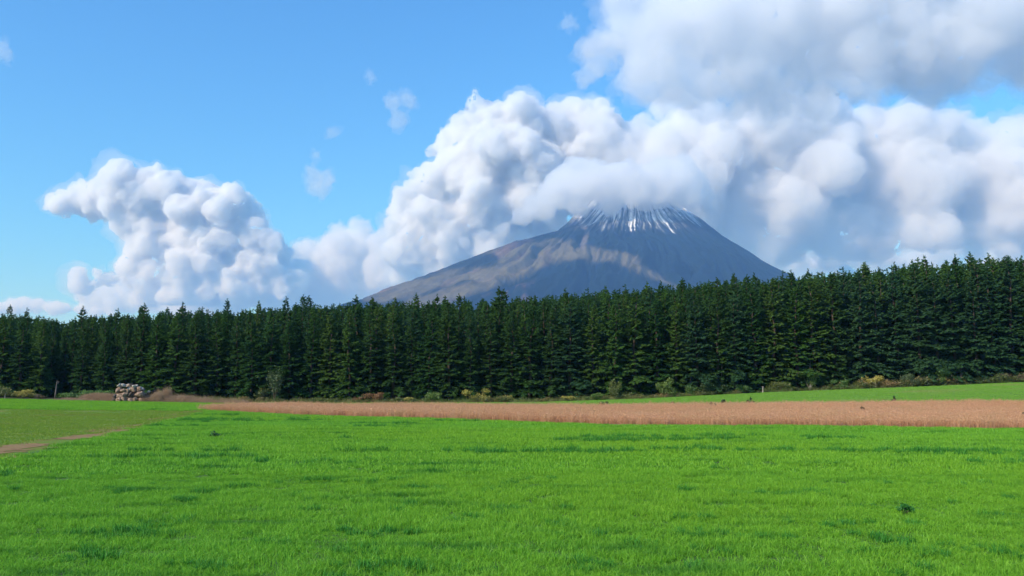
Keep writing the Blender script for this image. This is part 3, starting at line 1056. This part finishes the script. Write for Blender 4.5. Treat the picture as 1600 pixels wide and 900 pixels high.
# ------------------------------------------------------------------ the volcano
MY = 7000.0
MC = at(985, 600, MY)
prof_l = [(0, 306), (58, 310), (76, 328), (94, 352), (120, 374), (200, 399), (262, 416), (325, 438), (415, 469), (560, 520), (760, 568), (1000, 600)]
prof_r = [(0, 304), (55, 308), (84, 330), (116, 354), (152, 384), (195, 410), (240, 434), (330, 470), (470, 530), (700, 580), (1000, 600)]


def prof(pl, r_):
    pr = np.array([q[0] for q in pl]) * MY / F
    pz = np.array([at(985, q[1], MY)[2] for q in pl])
    pr = pr * (1 - (.12 if pl is prof_l else .235) * sstep(60, 400, np.array([q[0] for q in pl])))
    return np.interp(r_, pr, pz)


NA, NR = 900, 260
ang = np.linspace(-PI, PI, NA, endpoint=False)
rads = np.concatenate([[0], np.geomspace(60, 5250, NR - 1)])
A_, R_ = np.meshgrid(ang, rads)
side = (1 + np.cos(A_)) / 2                       # 1 on the right side, 0 on the left
z0 = prof(prof_l, R_) * (1 - side) + prof(prof_r, R_) * side
env = sstep(60, 500, R_) * (1 - sstep(3600, 5200, R_))
k0 = A_ / (2 * PI)


def anoise(freq, rfreq, seed, oc=3):
    """noise that runs down the slope and closes round the cone"""
    aw = A_ + .22 * (fbm(R_ / 420, A_ * 2.5 * (np.abs(A_) < 3), 6, 3) - .5) * (np.abs(A_) < 3)
    a = fbm(np.cos(aw) * freq + 40, np.sin(aw) * freq + R_ * rfreq * 2.2, seed, oc)
    return a


g1 = 1 - np.abs(2 * anoise(7, 1 / 1800, 3, 4) - 1)
g2 = 1 - np.abs(2 * anoise(22, 1 / 900, 8, 3) - 1)
dz = (g1 - .6) * 120 + (g2 - .6) * 95 + (fbm(R_ * np.cos(A_) / 420, R_ * np.sin(A_) / 420, 5, 4) - .5) * 60
Zm = z0 + dz * env * (0.25 + 0.75 * sstep(250, 1500, R_)) + (anoise(30, 0, 12, 2) - .5) * 22 * (1 - sstep(500, 900, R_)) * sstep(200, 330, R_)
Zm[0] = Zm[1].mean()
Zm[R_ > 5100] -= 30
Xm = MC[0] + R_ * np.cos(A_)
Ym = MY + R_ * np.sin(A_)
# what grows where, with cloud shadow painted in: pixel columns of the photograph give the zones on the front slope
U = 800 + F * Xm / Ym
Vp = 600 - (Zm - 3) / Ym * F
nz = fbm(Xm / 300, Ym / 300 + Zm / 200, 31, 5)
nz2 = anoise(22, 1 / 700, 44, 4)


def seg_dist(u, v, pts):
    d = np.full(u.shape, 1e9)
    for (x0, y0), (x1, y1) in zip(pts[:-1], pts[1:]):
        t = np.clip(((u - x0) * (x1 - x0) + (v - y0) * (y1 - y0)) / ((x1 - x0) ** 2 + (y1 - y0) ** 2), 0, 1)
        d = np.minimum(d, np.hypot(u - x0 - t * (x1 - x0), (v - y0 - t * (y1 - y0)) * 1.3))
    return d


forest = np.array((0.004, 0.013, 0.017))  # conifer woods, darkened and blued to carry the painted cloud shadow
heath = np.array((0.165, 0.140, 0.078))
reddish = np.array((0.18, 0.11, 0.085))
scree = np.array((0.20, 0.17, 0.16))
rocky = np.array((0.028, 0.027, 0.034))
snow = np.array((0.85, 0.87, 0.90))
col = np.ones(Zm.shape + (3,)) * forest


def lay(mask, c):
    global col
    col = col * (1 - mask[..., None]) + c * mask[..., None]


# bare upper cone
lay(sstep(372, 335, Vp + 26 * (nz - .5)) * .55, rocky)
# pale heath tongues run from the shoulder down both sides of the painted cloud shadow
band = seg_dist(U, Vp, [(590, 466), (700, 432), (800, 398), (880, 388), (915, 392), (975, 405), (1020, 430), (1060, 450)])
wd = np.interp(U, [560, 640, 760, 860, 930, 1000, 1060], [12, 24, 34, 22, 13, 12, 6])
lay(sstep(1.3, .3, band / wd + 2.2 * (nz - .5) + 1.6 * (nz2 - .5)) * .75, heath)
band2 = seg_dist(U, Vp, [(640, 480), (720, 455), (800, 425), (850, 405)])
lay(sstep(1.2, .5, band2 / 17 + 1.8 * (nz2 - .5)) * .9, heath * .9)
lay(sstep(.58, .70, nz2) * sstep(900, 800, U) * sstep(360, 385, Vp) * .7, reddish)
band3 = seg_dist(U, Vp, [(905, 335), (918, 360), (912, 385)])
lay(sstep(1.2, .3, band3 / 5 + 1.6 * (nz - .5)) * .6, scree)
# cloud shadow painted in wood colour on the left shoulder and under the band
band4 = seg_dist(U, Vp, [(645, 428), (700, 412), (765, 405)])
lay(sstep(1.2, .6, band4 / 13 + 1.6 * (nz - .5)) * .9, forest)  # painted cloud shadow on the left shoulder
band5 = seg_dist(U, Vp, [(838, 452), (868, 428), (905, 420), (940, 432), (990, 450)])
lay(sstep(1.15, .75, band5 / 17 + 1.2 * (nz - .5)), forest)  # painted cloud shadow under the band
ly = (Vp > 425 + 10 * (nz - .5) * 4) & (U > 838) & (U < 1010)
lay(sstep(0, 1, ly.astype(float)) * .9, forest)  # painted cloud shadow
# fresh snow lies in the gullies under the rim
streak = anoise(62, 1 / 900, 71, 3)
down = np.interp(U, [880, 905, 930, 985, 1040, 1090, 1110], [322, 338, 352, 356, 356, 352, 340])
sn = sstep(.475, .56, streak + .16 * (nz - .5) - .42 * np.clip((Vp - 322) / (down - 322), -.25, 1.6) * .5 + .02)
sn *= sstep(.28, .42, fbm(np.cos(A_) * 60, np.sin(A_) * 60 + R_ / 120, 73, 3))
sn *= sstep(1, .92, (Vp - 300) / (down + 10 - 300))
lay(sn * .85, snow)
lay(sstep(352, 322, Vp + 50 * (anoise(50, 1 / 300, 97, 4) - .5)) * .62 * sstep(.35, .6, anoise(80, 1 / 500, 98, 3)), snow)
col = col * (0.85 + 0.3 * fbm(Xm / 90, Ym / 90 + Zm / 60, 91, 3))[..., None]

idx = np.arange(NA * NR).reshape(NR, NA)
nx_ = np.roll(idx, -1, axis=1)
Q = np.stack([idx[:-1], nx_[:-1], nx_[1:], idx[1:]], -1).reshape(-1, 4)
m, n, l, out = new_mat('volcano_slopes')
p = n.new('ShaderNodeBsdfPrincipled')
p.inputs['Roughness'].default_value = 0.95
p.inputs['Specular IOR Level'].default_value = 0.1
fine = tex_noise(n, l, 0.02, 9, None, (1, 1, .5), .72)
c = rgb_mix(n, l, ramp(n, l, fine, .3, .7), (0.62, 0.62, 0.64), (1.35, 1.33, 1.25))
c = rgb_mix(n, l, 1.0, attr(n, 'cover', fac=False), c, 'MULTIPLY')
l.new(c, p.inputs['Base Color'])
bp = n.new('ShaderNodeBump')
bp.inputs['Strength'].default_value = .6
bp.inputs['Distance'].default_value = 25
l.new(fine, bp.inputs['Height'])
l.new(bp.outputs[0], p.inputs['Normal'])
l.new(p.outputs[0], out.inputs[0])
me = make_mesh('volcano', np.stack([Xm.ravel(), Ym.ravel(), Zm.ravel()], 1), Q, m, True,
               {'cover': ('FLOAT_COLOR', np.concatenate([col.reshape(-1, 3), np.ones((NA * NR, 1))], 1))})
volcano = obj('mountain', me)
tag(volcano, kind='structure')


# ------------------------------------------------------------------ clouds: real bodies of droplets far behind and above
def vol_mat(name, dens, g=0.25, colr=(1, 1, 1)):
    m, n, l, out = new_mat(name)
    v = n.new('ShaderNodeVolumeScatter')
    v.inputs['Color'].default_value = (*colr, 1)
    v.inputs['Density'].default_value = dens
    v.inputs['Anisotropy'].default_value = g
    l.new(v.outputs[0], out.inputs['Volume'])
    return m


import bmesh
_b = bmesh.new()
bmesh.ops.create_icosphere(_b, subdivisions=2, radius=1)
ICO_V = np.array([v.co[:] for v in _b.verts])
ICO_F = np.array([[v.index for v in f.verts] for f in _b.faces])
_b.free()


def grow(puffs, Y, seed, levels=((9, .45), (6, .4)), depth=.5, up=.35):
    r = random.Random(seed)
    s = Y / F
    outp = []
    for q in puffs:
        px, py, rad = q[:3]
        Yq = Y + (q[3] if len(q) > 3 else 0) + r.uniform(-depth, depth) * rad * s
        R = rad * s
        p = at(px, py, Yq)
        outp.append((p, R))
        lev = [(p, R)]
        for n_, k in levels:
            nl = []
            for c_, rr in lev:
                for _ in range(n_):
                    v = np.array((r.gauss(0, 1), r.gauss(0, 1) - .3, r.gauss(0, 1) + up))
                    v /= np.linalg.norm(v)
                    nl.append((c_ + v * rr * r.uniform(.75, 1.02), rr * k * r.uniform(.6, 1.2)))
            outp += nl
            lev = nl
    return outp


def puff_mesh(name, puffs, voxel, disp, mat, inflate=0.0, zmin=HAZE_TOP + 15, flat=.85):
    C = np.array([q[0] for q in puffs])
    R = np.array([q[1] for q in puffs]) + inflate
    V = (ICO_V[None] * (R[:, None] * np.array((1, 1, flat)))[:, None, :] + C[:, None, :]).reshape(-1, 3)
    Fc = (ICO_F[None] + (np.arange(len(C)) * len(ICO_V))[:, None, None]).reshape(-1, 3)
    me = make_mesh(name, V, Fc)
    o = bpy.data.objects.new(name, me)
    COL.objects.link(o)
    md = o.modifiers.new('r', 'REMESH')
    md.mode = 'VOXEL'
    md.voxel_size = voxel
    for size, st in disp:
        tx = bpy.data.textures.new('billow', 'CLOUDS')
        tx.noise_scale = size
        tx.noise_depth = 3
        d = o.modifiers.new('d', 'DISPLACE')
        d.texture = tx
        d.texture_coords = 'GLOBAL'
        d.strength = st
        d.mid_level = .5
    dg = bpy.context.evaluated_depsgraph_get()
    me2 = bpy.data.meshes.new_from_object(o.evaluated_get(dg))
    bpy.data.objects.remove(o)
    n_ = len(me2.vertices)
    co = np.empty(n_ * 3, np.float32)
    me2.vertices.foreach_get('co', co)
    co = co.reshape(-1, 3)
    low = co[:, 2] < zmin + 60                    # a level base, softly rounded
    co[low, 2] = zmin + 60 * np.exp((co[low, 2] - zmin - 60) / 60)
    me2.vertices.foreach_set('co', co.ravel())
    me2.materials.clear()
    me2.materials.append(mat)
    print(name, len(me2.polygons))
    return me2


CORE = vol_mat('cloud_core', 0.010)
SOFT = vol_mat('cloud_soft', 0.0035)
MID = vol_mat('cloud_mid', 0.0045)
THIN = vol_mat('cloud_thin_veil', 0.0008)
VEIL = vol_mat('cloud_veil', 0.0011)
WISP = vol_mat('cloud_wisp', 0.0014)


def cloud(name, label, puffs, Y, seed, voxel=48, core=CORE, veil=VEIL, disp=((500, 260), (210, 170), (90, 100)), inflate=60, group=None, levels=((9, .45), (6, .4)), up=.35):
    g = grow(puffs, Y, seed, levels, up=up)
    root = bpy.data.objects.new(name, None)
    root.location = tuple(np.mean([q[0] for q in g], axis=0))
    link(root)
    tag(root, label, 'cloud', group)
    bpy.context.view_layer.update()
    inv = root.matrix_world.inverted()
    o = obj('billows', puff_mesh('billows', g, voxel, disp, core), root)
    o.matrix_parent_inverse = inv
    if veil:
        g2 = [q for i, q in enumerate(g)]
        o = obj('veil', puff_mesh('veil', g2, voxel * 1.7, [(s_, t_ * 2.0) for s_, t_ in disp[:2]], veil, inflate, HAZE_TOP + 5), root)
        o.matrix_parent_inverse = inv
    return root


cloud('cumulus_cloud', 'white cumulus cloud with a beak-like tongue over open blue sky',
      [(95, 325, 20), (130, 320, 28), (160, 308, 32), (200, 305, 38), (262, 298, 38), (240, 330, 42), (300, 320, 46), (345, 322, 36), (385, 335, 30), (300, 365, 50), (350, 380, 50), (260, 400, 40),
       (215, 425, 34), (170, 435, 22), (125, 438, 14), (330, 425, 55), (400, 420, 45), (440, 440, 40), (390, 380, 36), (290, 350, 44), (260, 365, 36), (235, 385, 34), (330, 390, 50), (300, 440, 44), (240, 445, 30), (380, 450, 44)], 20000, 1, veil=THIN, disp=((1000, 560), (380, 240), (140, 110), (60, 50)), voxel=50, levels=((7, .6), (3, .4)))
cloud('cloud_bank', 'grey low cloud bank joining the beaked cumulus to the volcano',
      [(470, 430, 40), (530, 400, 42), (555, 372, 26), (590, 395, 34), (530, 450, 40), (600, 430, 40), (440, 468, 30), (370, 465, 30), (300, 470, 26), (230, 470, 20), (180, 476, 16), (560, 470, 26), (420, 455, 40), (350, 450, 36), (500, 475, 28)], 22500, 2, core=SOFT)
cloud('cumulus_cloud', 'tall white cumulus towering over the left shoulder of the volcano',
      [(638, 320, 26), (675, 300, 32), (650, 355, 36), (695, 345, 45), (700, 225, 34), (745, 200, 40), (800, 195, 44), (855, 205, 42), (760, 260, 60), (830, 270, 65), (760, 320, 55), (830, 335, 60), (900, 215, 45), (900, 290, 60),
       (935, 195, 30), (630, 400, 38), (700, 395, 42), (745, 388, 36), (790, 374, 32), (720, 410, 30)], 15500, 3, veil=THIN, disp=((800, 440), (280, 190), (110, 90), (45, 42)), voxel=38, levels=((7, .6), (3, .4)))
cloud('cumulus_cloud', 'broad cumulus bank with bright rims stretching right behind the snowy peak',
      [(960, 250, 60), (1020, 260, 65), (1100, 215, 42), (1080, 280, 70), (1180, 230, 60), (1160, 310, 75), (1270, 190, 42), (1270, 260, 75), (1340, 215, 42), (1380, 280, 80), (1440, 225, 50), (1510, 235, 45), (1555, 245, 42),
       (1500, 300, 75), (1590, 310, 70), (1660, 300, 60), (1000, 320, 50), (1240, 340, 60), (1330, 350, 50), (1450, 350, 45), (1570, 350, 40), (1720, 330, 70), (1160, 372, 34), (1230, 385, 34), (1300, 380, 36), (1370, 375, 36), (1450, 372, 34), (1530, 368, 32), (1610, 362, 34), (1690, 360, 40), (1050, 170, 22), (1150, 190, 30), (1140, 360, 36), (1105, 340, 36), (1190, 395, 26)], 15500, 4, voxel=56, core=MID, disp=((900, 520), (330, 200), (120, 80)), levels=((7, .6), (3, .4)))
cloud('storm_cloud', 'big grey cloud sheet hanging across the upper part of the sky',
      [(975, -10, 45), (1000, 50, 48), (1060, 20, 70), (1040, 90, 55), (1100, 130, 35), (1050, 135, 28), (1150, 50, 90), (1180, 105, 45), (1260, 20, 90), (1270, 90, 50), (1340, 80, 60), (1360, 0, 90), (1450, 50, 85), (1430, 105, 45), (1520, 100, 40), (1550, 30, 85), (1620, 80, 55), (1640, 0, 90),
       (1720, 60, 80), (1170, 140, 26), (1230, 140, 26), (1300, 130, 30), (1360, 135, 22), (1010, 140, 22), (1080, 155, 24), (1150, 160, 24), (1215, 160, 26), (1275, 156, 24), (1335, 152, 20), (940, 60, 26), (1000, 110, 34), (1200, -70, 90), (1400, -90, 90), (1600, -90, 90)], 9000, 5, voxel=42, core=vol_mat('sheet_core', .0026), veil=vol_mat('sheet_veil', .0012), disp=((420, 300), (170, 170), (70, 70)), inflate=90, levels=((8, .5), (5, .4)), up=0)
cloud('cloud_bank', 'low blue-grey cloud bank lying behind the spruces under the beaked cumulus',
      [(x_, 472 + 8 * math.sin(x_ / 37), 24 + 8 * math.sin(x_ / 23)) for x_ in range(150, 640, 26)] + [(x_, 448, 20) for x_ in range(330, 600, 30)] + [(600, 430, 30), (640, 425, 34), (680, 415, 34), (640, 455, 24)], 23500, 6, voxel=80, core=SOFT, levels=((7, .5), (4, .4)))
cloud('cloud_bank', 'low blue-grey cloud bank between the volcano foot and the rising spruces',
      [(x_, 406 - .035 * (x_ - 1200) + 5 * math.sin(x_ / 31), 17 + 6 * math.sin(x_ / 19)) for x_ in range(1190, 1720, 22)] + [(x_, 424 - .04 * (x_ - 1220), 14) for x_ in range(1210, 1700, 24) if x_ % 7], 23500, 7, voxel=80, core=SOFT, levels=((7, .5), (4, .4)))
for i, (pf, lb) in enumerate([
        ([(8, 78, 14), (-8, 84, 14)], 'small dark grey cloud scrap high over the left of the forest'),
        ([(612, 162, 13), (640, 158, 12), (622, 182, 11)], 'torn pale cloud scrap with two horns in open sky'),
        ([(488, 275, 15), (512, 280, 15), (500, 296, 12), (495, 245, 7)], 'largest of the pale cloud scraps, just left of the tall cumulus'),
        ([(518, 208, 10), (508, 200, 5)], 'faint tiny cloud scrap above the largest pale scrap'),
        ([(577, 120, 7), (580, 132, 4)], 'tiny cloud scrap above the two-horned scrap'),
        ([(888, 36, 12), (880, 42, 8)], 'small pale scrap beside the top corner of the grey sheet'),
        ([(930, 90, 26), (912, 120, 16), (955, 70, 22)], 'thin ragged fringe hanging off the grey cloud sheet')]):
    cloud('cloud_scrap', lb, pf, 12500, 20 + i, voxel=34, core=WISP, veil=vol_mat('scrap_veil', .0009), disp=((200, 200), (80, 110)), inflate=40, levels=((7, .5), (4, .4)), up=0, group='small cloud scraps in the blue')
for i, (pf, lb) in enumerate([
        ([(20, 480, 13), (40, 476, 12), (60, 476, 13), (82, 480, 12), (100, 482, 11), (0, 482, 13), (-20, 482, 14), (125, 486, 10), (150, 487, 9), (175, 488, 8)], 'low white cloud peeping over the spruces at the far left'),
        ([(1275, 412, 9), (1290, 416, 7)], 'small white cloud low behind the volcano foot'),
        ([(1370, 408, 9), (1392, 404, 10), (1410, 410, 7)], 'bright low cloud over the rising spruces'),
        ([(1560, 388, 8), (1585, 386, 10), (1610, 388, 10)], 'thin white cloud low over the tallest spruces')]):
    cloud('low_cloud', lb, pf, 23000, 40 + i, voxel=70, disp=((400, 120), (170, 70)), group='low clouds on the skyline')

# mist that clings to the snowy rim and to the left shoulder
mist_puffs = grow([(x_, 288 + (4 if i_ % 2 else -3), 35) for i_, x_ in enumerate(range(890, 1075, 20))] + [(865, 298, 26), (840, 322, 20), (815, 340, 15), (785, 356, 12), (755, 368, 10), (725, 380, 9), (695, 392, 8), (1092, 304, 20), (1112, 320, 12)],
                  6350, 77, ((8, .45),), depth=.2, up=0)
mist_me = puff_mesh('mist', mist_puffs, 22, ((200, 90), (60, 50)), vol_mat('mist', .011), 8, 200)
mist = obj('mist', mist_me)
tag(mist, kind='stuff')
co = np.empty(len(mist_me.vertices) * 3, np.float32)
mist_me.vertices.foreach_get('co', co)
print('mist top', co[2::3].max(), 'low', co[2::3].min())

# ------------------------------------------------------------------ haze
S = 29000.0
hv = np.array([(x, y, z) for x in (-S, S) for y in (-S, S) for z in (-1.5, HAZE_TOP)])
hf = [(0, 1, 3, 2), (4, 6, 7, 5), (0, 4, 5, 1), (2, 3, 7, 6), (0, 2, 6, 4), (1, 5, 7, 3)]
hm, n, l, out = new_mat('haze')
v = n.new('ShaderNodeVolumePrincipled')
v.inputs['Color'].default_value = (0.26, 0.53, 1.0, 1)
v.inputs['Density'].default_value = HAZE
v.inputs['Anisotropy'].default_value = 0.0
v.inputs['Absorption Color'].default_value = (1, 1, 1, 1)
l.new(v.outputs[0], out.inputs['Volume'])
haze = obj('haze', make_mesh('haze', hv, hf, hm))
tag(haze, kind='stuff')
